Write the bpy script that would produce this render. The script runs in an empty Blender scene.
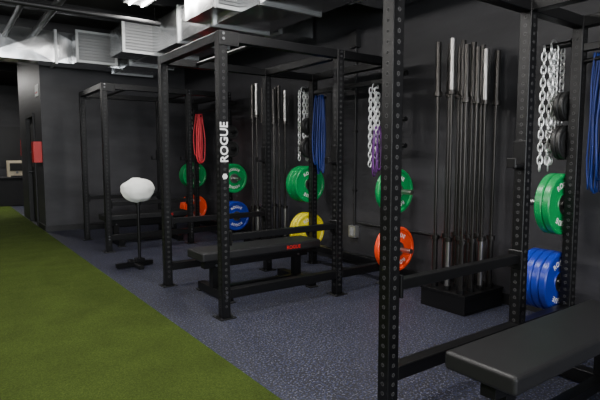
import bpy, math, random
from mathutils import Vector, Matrix
random.seed(4)
S=bpy.context.scene
COL=S.collection

# ---------------- materials ----------------
def mat(name,col,rough=.5,metal=0.,spec=.5,noise=None,bump=None,emit=None):
    m=bpy.data.materials.new(name); m.use_nodes=True
    nt=m.node_tree; b=nt.nodes['Principled BSDF']
    b.inputs['Base Color'].default_value=(*col,1)
    b.inputs['Roughness'].default_value=rough
    b.inputs['Metallic'].default_value=metal
    b.inputs['Specular IOR Level'].default_value=spec
    if emit:
        b.inputs['Emission Color'].default_value=(*emit[0],1); b.inputs['Emission Strength'].default_value=emit[1]
    tc=nt.nodes.new('ShaderNodeTexCoord')
    if noise:
        sc,col2,lo,hi=noise[:4]
        mp=nt.nodes.new('ShaderNodeMapping'); nt.links.new(tc.outputs['Object'],mp.inputs[0])
        if len(noise)>4: mp.inputs['Scale'].default_value=noise[4]
        n=nt.nodes.new('ShaderNodeTexNoise'); n.inputs['Scale'].default_value=sc; n.inputs['Detail'].default_value=4
        nt.links.new(mp.outputs[0],n.inputs['Vector'])
        r=nt.nodes.new('ShaderNodeValToRGB')
        r.color_ramp.elements[0].position=lo; r.color_ramp.elements[1].position=hi
        r.color_ramp.elements[0].color=(*col,1); r.color_ramp.elements[1].color=(*col2,1)
        nt.links.new(n.outputs[0],r.inputs[0]); nt.links.new(r.outputs[0],b.inputs['Base Color'])
    if bump:
        n2=nt.nodes.new('ShaderNodeTexNoise'); n2.inputs['Scale'].default_value=bump[0]; n2.inputs['Detail'].default_value=bump[3] if len(bump)>3 else 3
        nt.links.new(tc.outputs['Object'],n2.inputs['Vector'])
        bp=nt.nodes.new('ShaderNodeBump'); bp.inputs['Strength'].default_value=bump[1]; bp.inputs['Distance'].default_value=bump[2]
        nt.links.new(n2.outputs[0],bp.inputs['Height']); nt.links.new(bp.outputs[0],b.inputs['Normal'])
    return m
M={}
M['rack']=mat('rack_black_powdercoat',(.003,.003,.0035),.4,0,.3,bump=(400,.1,.001))
M['hole']=mat('hole_rim_grey',(.06,.06,.063),.5)
M['bolt']=mat('zinc_bolt',(.2,.2,.21),.35,1)
M['white']=mat('white_paint',(.75,.75,.75),.5)
M['steel']=mat('bar_steel',(.36,.35,.34),.32,1)
M['barblk']=mat('bar_dark_steel',(.045,.042,.04),.3,.85)
M['chain']=mat('chain_zinc',(.8,.8,.8),.28,.8)
M['vinyl']=mat('bench_vinyl',(.010,.010,.011),.45,0,.4,bump=(250,.15,.001))
M['red']=mat('rubber_red',(.85,.06,.012),.32)
M['green']=mat('rubber_green',(.0,.24,.06),.32)
M['blue']=mat('rubber_blue',(.008,.026,.31),.32)
M['yellow']=mat('rubber_yellow',(.75,.62,.01),.35)
M['blackr']=mat('rubber_black',(.008,.008,.008),.5)
M['bandblue']=mat('band_blue',(.006,.022,.15),.5)
M['bandred']=mat('band_red',(.8,.05,.07),.5)
M['bandpurple']=mat('band_purple',(.12,.025,.18),.5)
M['wall']=mat('charcoal_wall_paint',(.021,.021,.024),.5,0,.4,noise=(1.3,(.047,.046,.052),.3,.72,(1,.5,3)),bump=(14,.2,.01))
M['ceil']=mat('black_ceiling',(.003,.003,.0035),.8)
M['pipe']=mat('black_pipe',(.006,.006,.007),.5)
M['conduit']=mat('painted_conduit',(.010,.010,.011),.5)
M['duct']=mat('galvanised_duct',(.80,.81,.82),.24,1,.5,noise=(3,(.62,.63,.64),.35,.65),bump=(2.2,.55,.08,.6))
M['flange']=mat('duct_flange',(.6,.61,.62),.35,.85)
M['grille']=mat('register_white',(.6,.61,.62),.5)
M['slat']=mat('register_slats',(.26,.265,.27),.5)
M['dark']=mat('dark_void',(.006,.006,.006),.8)
M['cover']=mat('white_cover',(.86,.87,.84),.6,bump=(14,.3,.02))
M['redbox']=mat('red_enamel',(.5,.01,.01),.4)
M['trim']=mat('trim_black',(.008,.008,.009),.5)
M['table']=mat('table_black_cloth',(.01,.01,.012),.8)
M['cream']=mat('cream_enamel',(.55,.47,.34),.5)
M['lampwhite']=mat('fixture_white',(.8,.8,.8),.4)
M['tube']=mat('lamp_tube',(1,1,1),.4,emit=((1,.98,.94),30))  # glowing tubes of the added fixtures, give the ducts something to reflect
def speckle():
    m=mat('rubber_floor_speckled',(.03,.03,.035),.55,0,.4); nt=m.node_tree; b=nt.nodes['Principled BSDF']
    tc=nt.nodes.new('ShaderNodeTexCoord')
    def layer(scale,thr,prev,col):
        v=nt.nodes.new('ShaderNodeTexNoise'); v.inputs['Scale'].default_value=scale; v.inputs['Detail'].default_value=2
        nt.links.new(tc.outputs['Object'],v.inputs['Vector'])
        r=nt.nodes.new('ShaderNodeValToRGB'); r.color_ramp.elements[0].position=thr; r.color_ramp.elements[1].position=thr+.03
        nt.links.new(v.outputs[0],r.inputs[0])
        mx=nt.nodes.new('ShaderNodeMix'); mx.data_type='RGBA'
        nt.links.new(r.outputs[0],mx.inputs[0])
        if isinstance(prev,tuple): mx.inputs[6].default_value=(*prev,1)
        else: nt.links.new(prev,mx.inputs[6])
        mx.inputs[7].default_value=(*col,1)
        return mx.outputs[2]
    o=layer(62,.53,(.014,.014,.018),(.030,.036,.085))
    o=layer(80,.60,o,(.16,.165,.205))
    nt.links.new(o,b.inputs['Base Color'])
    return m
M['floor']=speckle()
def turf():
    m=mat('green_turf',(.038,.062,.011),.95,0,.1,noise=(130,(.092,.132,.024),.3,.7),bump=(300,1,.012))
    nt=m.node_tree; b=nt.nodes['Principled BSDF']; src=b.inputs['Base Color'].links[0].from_socket
    tc=nt.nodes.new('ShaderNodeTexCoord'); n=nt.nodes.new('ShaderNodeTexNoise'); n.inputs['Scale'].default_value=3; n.inputs['Detail'].default_value=6
    nt.links.new(tc.outputs['Object'],n.inputs['Vector'])
    mr=nt.nodes.new('ShaderNodeMapRange'); mr.inputs[1].default_value=.3; mr.inputs[2].default_value=.7; mr.inputs[3].default_value=.82; mr.inputs[4].default_value=1.1
    nt.links.new(n.outputs[0],mr.inputs[0])
    mx=nt.nodes.new('ShaderNodeVectorMath'); mx.operation='SCALE'; nt.links.new(src,mx.inputs[0]); nt.links.new(mr.outputs[0],mx.inputs['Scale'])
    nt.links.new(mx.outputs[0],b.inputs['Base Color']); return m
M['turf']=turf()

# ---------------- mesh builder ----------------
class MB:
    def __init__(s): s.v=[];s.f=[];s.m=[];s.sm=[];s.mats=[]
    def mi(s,k):
        if k not in s.mats: s.mats.append(k)
        return s.mats.index(k)
    def add(s,vs,fs,k,smooth=False):
        o=len(s.v); s.v+= [tuple(v) for v in vs]; i=s.mi(k)
        for f in fs: s.f.append([a+o for a in f]); s.m.append(i); s.sm.append(smooth)
    def box(s,x0,x1,y0,y1,z0,z1,k):
        s.add([(x,y,z) for x in(x0,x1) for y in(y0,y1) for z in(z0,z1)],
          [(0,1,3,2),(4,6,7,5),(0,4,5,1),(2,3,7,6),(0,2,6,4),(1,5,7,3)],k)
    def cb(s,c,d,k): s.box(c[0]-d[0]/2,c[0]+d[0]/2,c[1]-d[1]/2,c[1]+d[1]/2,c[2]-d[2]/2,c[2]+d[2]/2,k)
    def beam(s,p,q,w,h,k):
        p=Vector(p);q=Vector(q);d=(q-p).normalized(); up=Vector((0,0,1)) if abs(d.z)<.9 else Vector((0,1,0))
        r=d.cross(up).normalized(); u=r.cross(d)
        vs=[a+r*sx*w/2+u*sz*h/2 for a in(p,q) for sx,sz in((-1,-1),(1,-1),(1,1),(-1,1))]
        s.add(vs,[(0,1,2,3),(7,6,5,4),(0,4,5,1),(1,5,6,2),(2,6,7,3),(3,7,4,0)],k)
    def lathe(s,o,ax,prof,n,k,ks=None):
        o=Vector(o);ax=Vector(ax).normalized(); t=Vector((0,0,1)) if abs(ax.z)<.9 else Vector((1,0,0))
        a=ax.cross(t).normalized(); b=ax.cross(a)
        vs=[];
        for r,h in prof:
            for i in range(n):
                g=2*math.pi*i/n; vs.append(o+ax*h+a*r*math.cos(g)+b*r*math.sin(g))
        if ks is None: ks=[k]*(len(prof)-1)
        for j in range(len(prof)-1):
            fs=[(j*n+i,j*n+(i+1)%n,(j+1)*n+(i+1)%n,(j+1)*n+i) for i in range(n)]
            s.add(vs[j*n:(j+2)*n],[(f[0]-j*n,f[1]-j*n,f[2]-j*n,f[3]-j*n) for f in fs],ks[j],True)
    def cyl(s,p,q,r,k,n=14):
        p=Vector(p);q=Vector(q);L=(q-p).length
        s.lathe(p,q-p,[(0.0001,0),(r,0),(r,L),(0.0001,L)],n,k)
    def tube(s,pts,rx,k,n=8,closed=False,flat=1.):
        pts=[Vector(p) for p in pts]; N=len(pts); vs=[]
        prev=None
        for i,p in enumerate(pts):
            a=pts[(i-1)%N] if (closed or i>0) else p; b=pts[(i+1)%N] if (closed or i<N-1) else p
            d=(b-a).normalized()
            if prev is None:
                t=Vector((0,1,0)) if abs(d.y)<.8 else Vector((1,0,0))
                u=(t-d*t.dot(d)).normalized()
            else: u=(prev-d*prev.dot(d)).normalized()
            prev=u; w=d.cross(u)
            for j in range(n):
                g=2*math.pi*j/n; vs.append(p+u*rx*math.cos(g)*flat+w*rx*math.sin(g))
        fs=[]
        for i in range(N if closed else N-1):
            i2=(i+1)%N
            for j in range(n): fs.append((i*n+j,i*n+(j+1)%n,i2*n+(j+1)%n,i2*n+j))
        if not closed: fs+= [tuple(range(n)),tuple(range((N-1)*n,N*n))]
        s.add(vs,fs,k,True)
    def ellip(s,c,r,k,n=28,m=16,fn=None):
        vs=[];fs=[]
        for i in range(m+1):
            th=math.pi*i/m
            for j in range(n):
                ph=2*math.pi*j/n
                d=Vector((math.sin(th)*math.cos(ph),math.sin(th)*math.sin(ph),math.cos(th)))
                q=fn(d) if fn else 1
                vs.append((c[0]+d.x*r[0]*q,c[1]+d.y*r[1]*q,c[2]+d.z*r[2]*q))
        for i in range(m):
            for j in range(n): fs.append((i*n+j,(i+1)*n+j,(i+1)*n+(j+1)%n,i*n+(j+1)%n))
        s.add(vs,fs,k,True)
    def obj(s,name,parent=None,bevel=0,seg=2,loc=None):
        me=bpy.data.meshes.new(name)
        vs=s.v
        if loc: vs=[(v[0]-loc[0],v[1]-loc[1],v[2]-loc[2]) for v in vs]
        me.from_pydata(vs,[],s.f)
        for k in s.mats: me.materials.append(M[k])
        me.polygons.foreach_set('material_index',s.m); me.polygons.foreach_set('use_smooth',s.sm)
        me.update()
        o=bpy.data.objects.new(name,me); COL.objects.link(o)
        if loc: o.location=loc
        if parent: o.parent=parent
        if bevel:
            b=o.modifiers.new('bevel','BEVEL'); b.width=bevel; b.segments=seg; b.limit_method='ANGLE'; b.angle_limit=math.radians(50)
        import bmesh
        bm=bmesh.new(); bm.from_mesh(me); bmesh.ops.recalc_face_normals(bm,faces=bm.faces); bm.to_mesh(me); bm.free()
        return o
def empty(name):
    o=bpy.data.objects.new(name,None); COL.objects.link(o); return o

_tc={}
def text_geo(t,size,ext=.001):
    key=(t,size)
    if key in _tc: return _tc[key]
    cu=bpy.data.curves.new('t','FONT'); cu.body=t; cu.size=size; cu.align_x='CENTER'; cu.align_y='CENTER'; cu.offset=size*.018; cu.extrude=ext
    cu.resolution_u=3
    o=bpy.data.objects.new('t',cu); COL.objects.link(o); bpy.context.view_layer.update()
    me=o.evaluated_get(bpy.context.evaluated_depsgraph_get()).to_mesh()
    r=([v.co.copy() for v in me.vertices],[tuple(p.vertices) for p in me.polygons])
    bpy.data.objects.remove(o); _tc[key]=r; return r
def put_text(mb,t,size,org,X,Y,k):
    vs,fs=text_geo(t,size); X=Vector(X);Y=Vector(Y);Z=X.cross(Y);o=Vector(org)
    mb.add([o+X*v.x+Y*v.y+Z*v.z for v in vs],fs,k)

# ---------------- room ----------------
WX=4.06; BY=9.56; LX=1.46; CZ=3.45
def simple(name,*a,k):
    b=MB(); b.box(*a,k); return b.obj(name)
simple('floor',-4,8,-5,18,-.12,0,k='floor')
simple('turf_strip',-3.99,1.44,-4.98,17.83,0,.012,k='turf')
simple('ceiling',-4.1,8,-5,18,CZ,CZ+.1,k='ceil')
simple('wall_right',WX,WX+.15,-5,BY,0,CZ,k='wall')
simple('wall_back',LX+.15,WX+.15,BY,BY+.15,0,CZ,k='wall')
simple('wall_return_near',LX,LX+.15,BY,10.35,0,CZ,k='wall')
simple('wall_return_far',LX,LX+.15,11.35,12.3,0,CZ,k='wall')
simple('wall_return_over_door',LX,LX+.15,10.35,11.35,2.1,CZ,k='wall')
b=MB(); b.box(LX+.05,LX+.1,10.42,11.28,0.012,2.04,'trim'); b.box(LX+.035,LX+.05,10.52,11.18,1.1,1.92,'dark'); b.cyl((LX+.05,11.2,1.0),(LX-.02,11.2,1.0),.02,'bolt')
b.box(LX-.02,LX+.12,10.352,10.42,0.0,2.098,'trim');b.box(LX-.02,LX+.12,11.28,11.348,0.0,2.098,'trim');b.box(LX-.02,LX+.12,10.42,11.28,2.04,2.098,'trim')
b.obj('door_1')
simple('wall_far',-4,8,17.85,18,0,CZ,k='wall')
simple('wall_left',-4.15,-4,-5,18,0,CZ,k='wall')
simple('wall_far_side',7.9,8,12.3,17.85,0,CZ,k='wall')
simple('wall_return_back',LX+.15,8,12.15,12.3,0,CZ,k='wall')
b=MB()
b.box(-4,WX,-5.15,-5,0,.5,'wall'); b.box(-4,WX,-5.15,-5,2.8,CZ,'wall')
for x0,x1 in((-4,-3.6),(-1.6,-1.3),(.7,1.0),(3.0,WX)): b.box(x0,x1,-5.15,-5,.5,2.8,'wall')
b.obj('wall_front')
for i,(x0,x1) in enumerate(((-3.6,-1.6),(-1.3,.7),(1.0,3.0))):
    b=MB()
    b.box(x0,x0+.05,-5.1,-5.04,.5,2.8,'trim');b.box(x1-.05,x1,-5.1,-5.04,.5,2.8,'trim')
    b.box(x0,x1,-5.1,-5.04,.5,.55,'trim');b.box(x0,x1,-5.1,-5.04,2.75,2.8,'trim'); b.box((x0+x1)/2-.02,(x0+x1)/2+.02,-5.1,-5.04,.55,2.75,'trim')
    b.obj('window_%d'%(i+1))
simple('baseboard_right',WX-.012,WX,-5,BY,0,.1,k='trim')
simple('baseboard_back',LX+.0,WX-.012,BY-.012,BY,0,.1,k='trim')
simple('baseboard_return',LX-.012,LX,BY,10.3,0.013,.1,k='trim')
b=MB()
for i in range(15): b.box(-4,WX,-3+i*1.2,-2.93+i*1.2,CZ-.14,CZ,'pipe')
b.obj('ceiling_joists')
b=MB()
for x,z,r in((.9,3.12,.035),(1.3,3.2,.05),(3.75,3.1,.04),(-.8,3.15,.04)):
    b.cyl((x,-4.9,z),(x,BY-.02,z),r,'pipe')
    for j in range(6): b.cyl((x,-3+j*2.4,z),(x,-3+j*2.4,CZ-.1),.008,'pipe',6)
for y in(6.4,9.0): b.cyl((-3.9,y,3.0),(2.4,y,3.0),.03,'pipe')
b.obj('ceiling_pipes')

# ducts
b=MB()
dx0,dx1,z0,z1=2.6,3.3,2.79,3.22
def ductbox(x0,x1,y0,y1,z0,z1,ax):
    n=max(1,int(round(((x1-x0) if ax=='x' else (y1-y0))/1.05)))
    for i in range(n):
        if ax=='x': a,c=x0+(x1-x0)*i/n,x0+(x1-x0)*(i+1)/n; B=(a,c,y0,y1,z0,z1)
        else: a,c=y0+(y1-y0)*i/n,y0+(y1-y0)*(i+1)/n; B=(x0,x1,a,c,z0,z1)
        X0,X1,Y0,Y1,Z0,Z1=B; d=.018
        cx,cy,cz=(X0+X1)/2,(Y0+Y1)/2,(Z0+Z1)/2
        vs=[(x,y,z) for x in(X0,X1) for y in(Y0,Y1) for z in(Z0,Z1)]
        qs=[(0,1,3,2),(4,6,7,5),(0,4,5,1),(2,3,7,6),(0,2,6,4),(1,5,7,3)]
        cs=[(X0-d,cy,cz),(X1+d,cy,cz),(cx,Y0-(d if ax=='x' else 0),cz),(cx,Y1+(d if ax=='x' else 0),cz),(cx,cy,Z0-d),(cx,cy,Z1+d)]
        if ax=='x': cs[0]=(X0,cy,cz); cs[1]=(X1,cy,cz)
        fs=[]
        for q,c_ in zip(qs,cs):
            vs.append(c_); m=len(vs)-1
            for t in range(4): fs.append((q[t],q[(t+1)%4],m))
        b.add(vs,fs,'duct')
ductbox(dx0,dx1,1.2,9.3,z0,z1,'y')
for i in range(9):
    y=1.2+i*8.1/8
    b.box(dx0-.025,dx1+.025,y-.017,y+.018,z0-.025,z1+.025,'flange')
    b.cyl((dx0+.05,y,z1),(dx0+.05,y,CZ),.006,'pipe',6); b.cyl((dx1-.05,y,z1),(dx1-.05,y,CZ),.006,'pipe',6)
ductbox(-3.5,dx0,8.85,9.3,2.8,3.28,'x')
for i in range(6): b.box(-2.48+i*1.017,-2.445+i*1.017,8.825,9.325,2.775,3.305,'flange')
b.box(3.3,3.95,3.3,3.9,2.86,3.2,'duct'); b.box(3.42,3.46,3.28,3.92,2.84,3.22,'flange')
b.box(3.3,4.03,5.3,5.75,2.84,3.15,'duct'); b.box(3.5,3.54,5.28,5.77,2.82,3.17,'flange')
def takeoff(xa,xb,y,w,za,zb):
    b.box(xa,xb,y,y+w,za,zb,'duct')
    f=.035
    y0=y-.03
    b.box(xa-f,xb+f,y0,y,zb,zb+f,'grille'); b.box(xa-f,xb+f,y0,y,za-f,za,'grille')
    b.box(xa-f,xa,y0,y,za,zb,'grille'); b.box(xb,xb+f,y0,y,za,zb,'grille')
    n=9
    for i in range(n):
        z=za+(i+.5)*(zb-za)/n
        b.beam((xa,y-.012,z),(xb,y-.012,z),.022,.006,'slat')
    b.box(xa,xb,y-.002,y-.001,za,zb,'slat')
takeoff(2.36,2.85,4.7,.8,2.84,3.16)
takeoff(2.2,2.7,7.25,.7,2.80,3.18)
takeoff(1.85,2.4,8.45,.42,2.80,3.22)
b.obj('air_duct')

# ---------------- power racks ----------------
P=.076; RH=2.29; XF,XM,XR=1.84,3.04,3.70
PEGZ=[.39,.97,1.42,1.68]
def rack(y0,y1,label):
    e=empty('power_rack'); f=MB(); h=MB()
    for y in(y0,y1):
        for x in(XF,XM,XR):
            f.cb((x,y,RH/2+.004),(P,P,RH-.008),'rack')
            f.box(x-.075,x+.075,y-.075,y+.075,.0,.009,'rack')
            for sx in(-.055,.055):
                for sy in(-.055,.055): f.cyl((x+sx,y+sy,.009),(x+sx,y+sy,.018),.009,'bolt',6)
            n=44
            for i in range(n):
                z=.1+i*.0508
                if z>RH-.06: break
                for d in((0,-1),(-1,0),(1,0),(0,1)):
                    o=(x+d[0]*P/2,y+d[1]*P/2,z)
                    h.lathe(o,(d[0],d[1],0),[(.0108,.0003),(.0108,.0008),(.0085,.0008)],8,'hole')
                    h.lathe(o,(d[0],d[1],0),[(.0085,.0006),(.0001,.0006)],8,'dark')
        s=1 if y==y1 else -1
        f.box(XF+P/2,XM-P/2,y-P/2,y+P/2,RH-P,RH-.002,'rack'); f.box(XM+P/2,XR-P/2,y-P/2,y+P/2,RH-P,RH-.002,'rack')
        f.box(XF+P/2,XM-P/2,y-P/2,y+P/2,.16,.16+P,'rack'); f.box(XM+P/2,XR-P/2,y-P/2,y+P/2,.16,.16+P,'rack')
        yi=y
        f.box(XF+P/2,XM-P/2,yi-.028,yi+.028,.635,.69,'rack')
        f.cb((XF+.045,yi,.66),(.02,.1,.12),'rack'); f.cb((XM-.045,yi,.66),(.02,.1,.12),'rack')
        for x in(XF,XM,XR):
            for zz in(RH-.06,RH-.02,.18,.22):
                f.cyl((x+.0,y+s*P/2,zz),(x,y+s*(P/2+.012),zz),.012,'bolt',6)
        if s>0: f.box(XF+P/2,XF+P/2+.09,y+P/2-.001,y+P/2+.007,RH-.10,RH-.002,'rack')
        else: f.box(XF-P/2,XF+P/2+.1,y-P/2-.007,y-P/2,RH-.11,RH,'rack')
        for x,zz in((XM,1.33),):
            f.box(x-P/2-.012,x-P/2,y-.045,y+.045,zz-.09,zz+.09,'rack'); f.box(x-P/2-.09,x-P/2-.012,y-.03,y+.03,zz-.08,zz-.06,'rack'); f.box(x-P/2-.1,x-P/2-.09,y-.03,y+.03,zz-.08,zz-.02,'rack')
        for z in PEGZ+[2.12]:
            L=.30 if z<1.2 else .2
            f.cyl((XR,y+s*P/2,z),(XR,y+s*(P/2+L),z),.024,'steel' if z<1.2 else 'rack',14)
            f.lathe((XR,y+s*P/2,z),(0,s,0),[(.0001,.006),(.045,.006),(.045,0)],14,'rack')
        f.cyl((XR,y-s*P/2,1.98),(XR,y-s*(P/2+.2),2.0),.016,'rack',10)
    for x in(XF,XR):
        f.box(x-P/2,x+P/2,y0+P/2,y1-P/2,RH-P,RH-.002,'rack')
    f.box(XM-P/2,XM+P/2,y0+P/2,y1-P/2,RH-P,RH-.002,'rack')
    f.box(XR-P/2,XR+P/2,y0+P/2,y1-P/2,.16,.16+P,'rack')
    f.box(XR-.025,XR+.025,y0+P/2,y1-P/2,2.05,2.10,'rack')
    f.cyl((XF+.35,y0+P/2-.03,RH-.04),(XF+.35,y1-P/2+.03,RH-.04),.017,'rack')
    f.obj('frame',e,.004,1)
    h.obj('hole_rims',e)
    t=MB(); f0=y0-P/2-.001
    if label:
        put_text(t,'ROGUE',.095,(XF,f0,1.43),(0,0,1),(-1,0,0),'white')
        t.cyl((XF,y0-P/2,1.16),(XF,y0-P/2-.002,1.16),.024,'white',6)
        t.obj('label',e)
    return e
RY=[(.52,1.77),(3.61,4.86),(7.04,8.28)]
for i,a in enumerate(RY): rack(*a,i<2)

# ---------------- plates ----------------
def plate(c,s,z,ystart,th=.062,R=.225,small=False):
    b=MB(); y0=min(ystart,ystart+s*th)
    rc=.01
    h0,h1=0,th
    prof=[(.0265,h0+rc),(.058,h0+rc),(.062,h0+.004),(.075,h0+.004),(.082,h0+rc),(R*.83,h0+rc),(R*.88,h0),(R-.008,h0),(R,h0+.008),
          (R,h1-.008),(R-.008,h1),(R*.88,h1),(R*.83,h1-rc),(.082,h1-rc),(.075,h1-.004),(.062,h1-.004),(.058,h1-rc),(.0265,h1-rc),(.0265,h0+rc)]
    if small:
        prof=[(.0265,0),(R*.6,0),(R*.7,.004),(R*.85,0),(R-.004,0),(R,.004),(R,th-.004),(R-.004,th),(.0265,th),(.0265,0)]; ks=[c]*(len(prof)-1)
    else:
        ks=['steel','steel','steel']+[c]*(len(prof)-7)+['steel']*3
        ks=(ks+[c]*20)[:len(prof)-1]
    b.lathe((XR,y0,z),(0,1,0),prof,48 if not small else 28,c,ks)
    if not small:
        for txt,ac,fl in(('ROGUE',0,1),('ROGUE',math.pi,1)):
            for i,ch in enumerate(txt):
                a=ac+(i-2)*.30
                r=R*.62
                put_text(b,ch,.055,(XR+math.sin(a)*r,y0+rc-.001,z+math.cos(a)*r),(math.cos(a),0,-math.sin(a)),(math.sin(a),0,math.cos(a)),'white')
    b.obj('bumper_plate' if not small else 'change_plate',loc=(XR,y0,z))
def stack(c,y,s,z,n,th=.062):
    st=y+s*(P/2+.012)
    for i in range(n): plate(c,s,z,st+s*i*(th+.003),th)
stack('blue',1.77,1,.39,4,.055); stack('green',1.77,1,.97,2,.055)
stack('red',3.61,-1,.39,2); stack('green',3.61,-1,.97,2,.05)
stack('yellow',4.86,1,.39,2,.07); stack('green',4.86,1,.97,3,.07)
stack('blue',7.04,-1,.39,3); stack('green',7.04,-1,.97,2)
stack('red',8.28,1,.39,3); stack('green',8.28,1,.97,3)
for y,s in((1.77,1),(4.86,1),(7.04,-1),(8.28,1)):
    for z in(1.42,1.68):
        for i in range(2): plate('blackr',s,z,y+s*(P/2+.012+i*.034),.03,.105 if z>1.5 else .125,True)

# ---------------- chains & bands ----------------
def chain(x,y,zt,L,n,spread=.035):
    b=MB(); lw,ll,r=.017,.03,.0058
    for k in range(n):
        ang=2*math.pi*k/n; cx=x+spread*(k-(n-1)/2)*.9; cy=y+.03*math.cos(ang*1.7)
        LL=L*(1-.08*(k%3)); m=int(LL/.047)
        tw=random.random()*3
        for i in range(m):
            zc=zt-.03-i*.047; a=tw+(i%2)*math.pi/2
            ca,sa=math.cos(a),math.sin(a)
            pts=[]
            for j in range(12):
                g=2*math.pi*j/12; px=lw*math.cos(g); pz=ll*math.sin(g)
                pz+= .004*(1 if pz>0 else -1)
                pts.append((cx+px*ca,cy+px*sa,zc+pz))
            b.tube(pts,r,'chain',6,True)
    pts=[(x+.036*math.cos(2*math.pi*j/14)*1.2,y+.0,zt+.01+.036*math.sin(2*math.pi*j/14)) for j in range(14)]
    b.tube(pts,.006,'chain',6,True)
    b.obj('lifting_chain')
chain(XR,1.95,2.12,.92,6); chain(XR,3.80,2.02,.80,4,.028); chain(XR,5.05,2.12,.85,4); chain(XR,8.48,2.12,.85,4)
def bands(x,y,zt,L,k,n,w=.06):
    b=MB()
    for i in range(n):
        cx=x+random.uniform(-w,w)*.4; cy=y+(i/(n-1)-.5)*.14; l=L*random.uniform(.82,1); ww=random.uniform(.02,w)
        pts=[];N=22
        for j in range(N):
            g=2*math.pi*j/N; s_=math.sin(g); c_=math.cos(g)
            zz=zt-l/2+l/2*s_+.022; taper=(.75+.35*(-s_))
            wob=.008*math.sin(5*g+i)
            pts.append((cx+ww*c_*taper+wob,cy+wob,zz))
        b.tube(pts,.012,k,6,True,.5)
    b.obj('resistance_bands')
bands(XR,1.60,2.01,1.05,'bandblue',9,.07)
bands(XR,4.72,2.01,.95,'bandblue',9,.07)
bands(XR,8.12,2.01,.85,'bandred',11,.085)
bands(XR,3.73,1.60,.52,'bandpurple',5,.05)

# ---------------- benches ----------------
def bench(y0,y1,x0,x1,zt=.455):
    e=empty('weight_bench'); yc=(y0+y1)/2
    p=MB(); p.box(x0,x1,y0,y1,zt-.085,zt,'vinyl'); p.obj('pad',e,.018,4)
    f=MB()
    f.box(x0+.04,x1-.04,y0+.03,y1-.03,zt-.1,zt-.082,'rack')
    f.box(x0+.08,x1-.08,yc-.038,yc+.038,zt-.176,zt-.1,'rack')
    for x in(x0+.2,x1-.2):
        f.box(x-.038,x+.038,yc-.038,yc+.038,.085,zt-.17,'rack')
        f.box(x-.038,x+.038,yc-.30,yc+.30,.012,.088,'rack')
        f.box(x-.05,x+.05,yc-.32,yc-.24,0,.014,'blackr'); f.box(x-.05,x+.05,yc+.24,yc+.32,0,.014,'blackr')
        f.beam((x+.05*(1 if x<(x0+x1)/2 else -1),yc,.3),(x+.2*(1 if x<(x0+x1)/2 else -1),yc,zt-.16),.05,.01,'rack')
        for s in(-1,1): f.cyl((x,yc+s*.038,.3),(x,yc+s*.05,.3),.012,'bolt',6)
    f.box(x0+.238,x1-.238,yc-.03,yc+.03,.03,.085,'rack')
    put_text(f,'ROGUE',.05,(x1-.35,y0-.001,zt-.045),(1,0,0),(0,0,1),'redbox')
    f.obj('frame',e,.003,1)
bench(1.04,1.39,1.80,3.2)
bench(4.06,4.41,1.86,3.2)
bench(7.45,7.80,1.9,3.2)

# ---------------- barbell holders ----------------
def holder(x0,x1,y0,y1,nx,ny,top=.17):
    b=MB(); b.box(x0,x1,y0,y1,0,top-.02,'rack'); b.box(x0-.006,x1+.006,y0-.006,y1+.006,top-.02,top,'rack')
    b.box(x0+.02,x1-.02,y0-.004,y0,.03,top-.05,'rack')
    dx=(x1-x0)/nx; dy=(y1-y0)/ny
    tubes=[]
    for i in range(nx):
        for j in range(ny):
            x=x0+dx*(i+.5)+(j-1)*.02; y=y0+dy*(j+.5)
            b.lathe((x,y,top),(0,0,1),[(.034,0),(.034,.035),(.028,.035),(.028,0)],14,'rack')
            tubes.append((x,y))
    b.obj('barbell_holder',bevel=.003,seg=1)
    for q,(x,y) in enumerate(tubes):
        b=MB(); k='barblk'; ks='steel' if q%5==1 else 'barblk'; zb=top+.001; tx=random.uniform(-.006,.006); ty=random.uniform(-.006,.006)
        tot=2.12 if q%3 else 2.04
        p=lambda h:(x+tx*h,y+ty*h,zb+h)
        b.cyl(p(0),p(.42),.024,ks); b.cyl(p(.42),p(.455),.036,k); b.cyl(p(.455),p(tot-.455),.014,k); b.cyl(p(tot-.455),p(tot-.42),.036,k); b.cyl(p(tot-.42),p(tot),.024,ks)
        b.obj('barbell')
holder(3.45,3.99,2.47,2.93,4,3)
holder(3.45,3.99,5.65,6.15,3,3)

# ---------------- covered pedestal fan ----------------
e=empty('pedestal_fan'); X,Y=1.90,5.93
b=MB()
b.cyl((X,Y,.05),(X,Y,.80),.019,'rack'); b.beam((X-.28,Y-.02,.035),(X+.16,Y+.02,.035),.06,.05,'rack'); b.beam((X-.05,Y-.22,.03),(X-.05,Y+.22,.03),.06,.045,'rack')
b.box(X-.05,X+.05,Y-.05,Y+.05,.06,.1,'rack')
b.cyl((X,Y,.74),(X,Y,.79),.035,'rack')
b.obj('stand',e,.003,1)
b=MB()
b.ellip((X,Y,.915),(.195,.16,.145),'cover',40,24,lambda d:1+.03*math.sin(7*d.x+3*d.z)+.02*math.sin(11*d.y-5*d.z)+.015*math.sin(17*d.x*d.z))
b.obj('cover',e)

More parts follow.
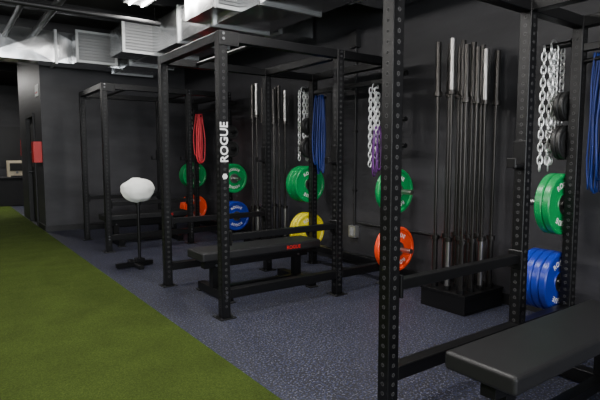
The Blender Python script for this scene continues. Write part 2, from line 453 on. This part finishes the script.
# ---------------- wall fittings ----------------
b=MB(); yy=4.48
b.cyl((WX-.02,yy,.47),(WX-.02,yy,2.62),.014,'conduit'); b.box(WX-.07,WX-.001,yy-.06,yy+.06,2.58,2.78,'conduit')
b.cyl((WX-.02,yy-.05,.52),(WX-.02,yy-1.5,.52),.014,'conduit')
for z in(.9,1.6,2.3): b.box(WX-.04,WX-.001,yy-.03,yy+.03,z,z+.02,'conduit')
b.obj('electrical_conduit')
b=MB(); b.box(WX-.06,WX,yy-.06,yy+.06,.34,.48,'flange'); b.box(WX-.065,WX-.06,yy-.035,yy+.035,.36,.46,'slat'); b.obj('electrical_outlet',bevel=.004)
b=MB(); b.box(LX-.13,LX,9.64,9.86,1.2,1.56,'redbox'); b.box(LX-.135,LX-.13,9.67,9.83,1.25,1.5,'redbox'); b.cyl((LX-.13,9.82,1.38),(LX-.15,9.82,1.38),.012,'bolt'); b.obj('fire_alarm_box',bevel=.006)
b=MB(); b.box(LX-.01,LX,9.75,10.05,2.35,2.55,'white'); b.box(LX-.013,LX-.01,9.78,10.02,2.4,2.43,'redbox'); b.obj('wall_sign')
e=empty('reception_table'); b=MB(); b.box(1.2,3.0,14.8,15.5,.72,.76,'table'); b.box(1.22,2.98,14.82,15.48,.013,.72,'table'); b.obj('top',e,.01)
b=MB(); b.box(1.45,1.85,14.9,15.25,.76,1.18,'cream'); b.box(1.49,1.81,14.885,14.9,.92,1.12,'dark'); b.box(1.5,1.8,14.84,14.9,.76,.8,'trim'); b.cyl((1.65,14.885,.88),(1.65,14.87,.88),.03,'bolt'); b.obj('coffee_machine',bevel=.012)
b=MB(); b.box(.4,3.6,17.80,17.845,.95,2.2,'trim'); b.box(.48,2.0,17.78,17.80,1.3,2.12,'conduit'); b.box(2.1,2.5,17.78,17.80,1.3,1.8,'redbox'); b.obj('notice_board')

# ---------------- lights (added fill fixtures, window daylight) ----------------
def fill_fixture(x,y,p,L=1.2,w=.3,col=(1,.97,.93),tilt=0,zc=CZ-.2):  # unseen housing and area light, added to light the room
    e=empty('ceiling_light'); b=MB()
    R_=Matrix.Rotation(tilt,4,'Y')
    b.box(-w/2,w/2,-L/2,L/2,0,.05,'lampwhite')
    for s in(-.08,.08): b.cyl((s,-L/2+.03,-.015),(s,L/2-.03,-.015),.014,'tube',10)
    b.v=[tuple(R_@Vector(v)+Vector((x,y,zc))) for v in b.v]
    for s in(-1,1): b.cyl((x,y+s*L*.4,zc+.03),(x,y+s*L*.4,CZ),.006,'pipe',6)
    b.obj('housing',e)
    l=bpy.data.lights.new('lamp','AREA'); l.shape='RECTANGLE'; l.size=w; l.size_y=L; l.energy=p; l.color=col
    o=bpy.data.objects.new('lamp',l); COL.objects.link(o)
    o.matrix_world=Matrix.Translation((x,y,zc))@R_@Matrix.Translation((0,0,-.04)); o.parent=e
T=math.radians
for y,p in((-2.5,70),(.8,70),(4.1,60),(7.0,48)): fill_fixture(-1.6,y,p,tilt=T(-55),zc=2.95)  # added pendants, tilted sideways to brighten ducts and wall
for y,p in((.3,60),(2.8,80),(6.0,42)): fill_fixture(2.15,y,p)  # added overhead fill, out of view above the racks
fill_fixture(.5,14.5,70); fill_fixture(3.0,14,50)  # added to brighten the far area
for x in(-2.6,-.3,2.0):
    l=bpy.data.lights.new('window_daylight','AREA'); l.shape='RECTANGLE'; l.size=1.9; l.size_y=2.2; l.energy=185; l.color=(.93,.97,1)
    o=bpy.data.objects.new('window_daylight',l); COL.objects.link(o); o.location=(x,-4.95,1.65); o.rotation_euler=(math.radians(90),0,0)
w=bpy.data.worlds.new('World'); S.world=w; w.use_nodes=True
w.node_tree.nodes['Background'].inputs[0].default_value=(.75,.85,1,1); w.node_tree.nodes['Background'].inputs[1].default_value=.6

# ---------------- camera ----------------
cd=bpy.data.cameras.new('camera'); cam=bpy.data.objects.new('camera',cd); COL.objects.link(cam); S.camera=cam
cd.lens=30; cd.sensor_width=36; cd.clip_start=.05
th=math.atan(45/500); ps=math.atan(362/500*math.cos(th))
R=Vector((math.cos(ps),-math.sin(ps),0)); F=Vector((math.sin(ps)*math.cos(th),math.cos(ps)*math.cos(th),-math.sin(th))); U=R.cross(F)
m=Matrix.Identity(4)
for i in range(3): m[i][0]=R[i]; m[i][1]=U[i]; m[i][2]=-F[i]
m[2][3]=1.33
cam.matrix_world=m
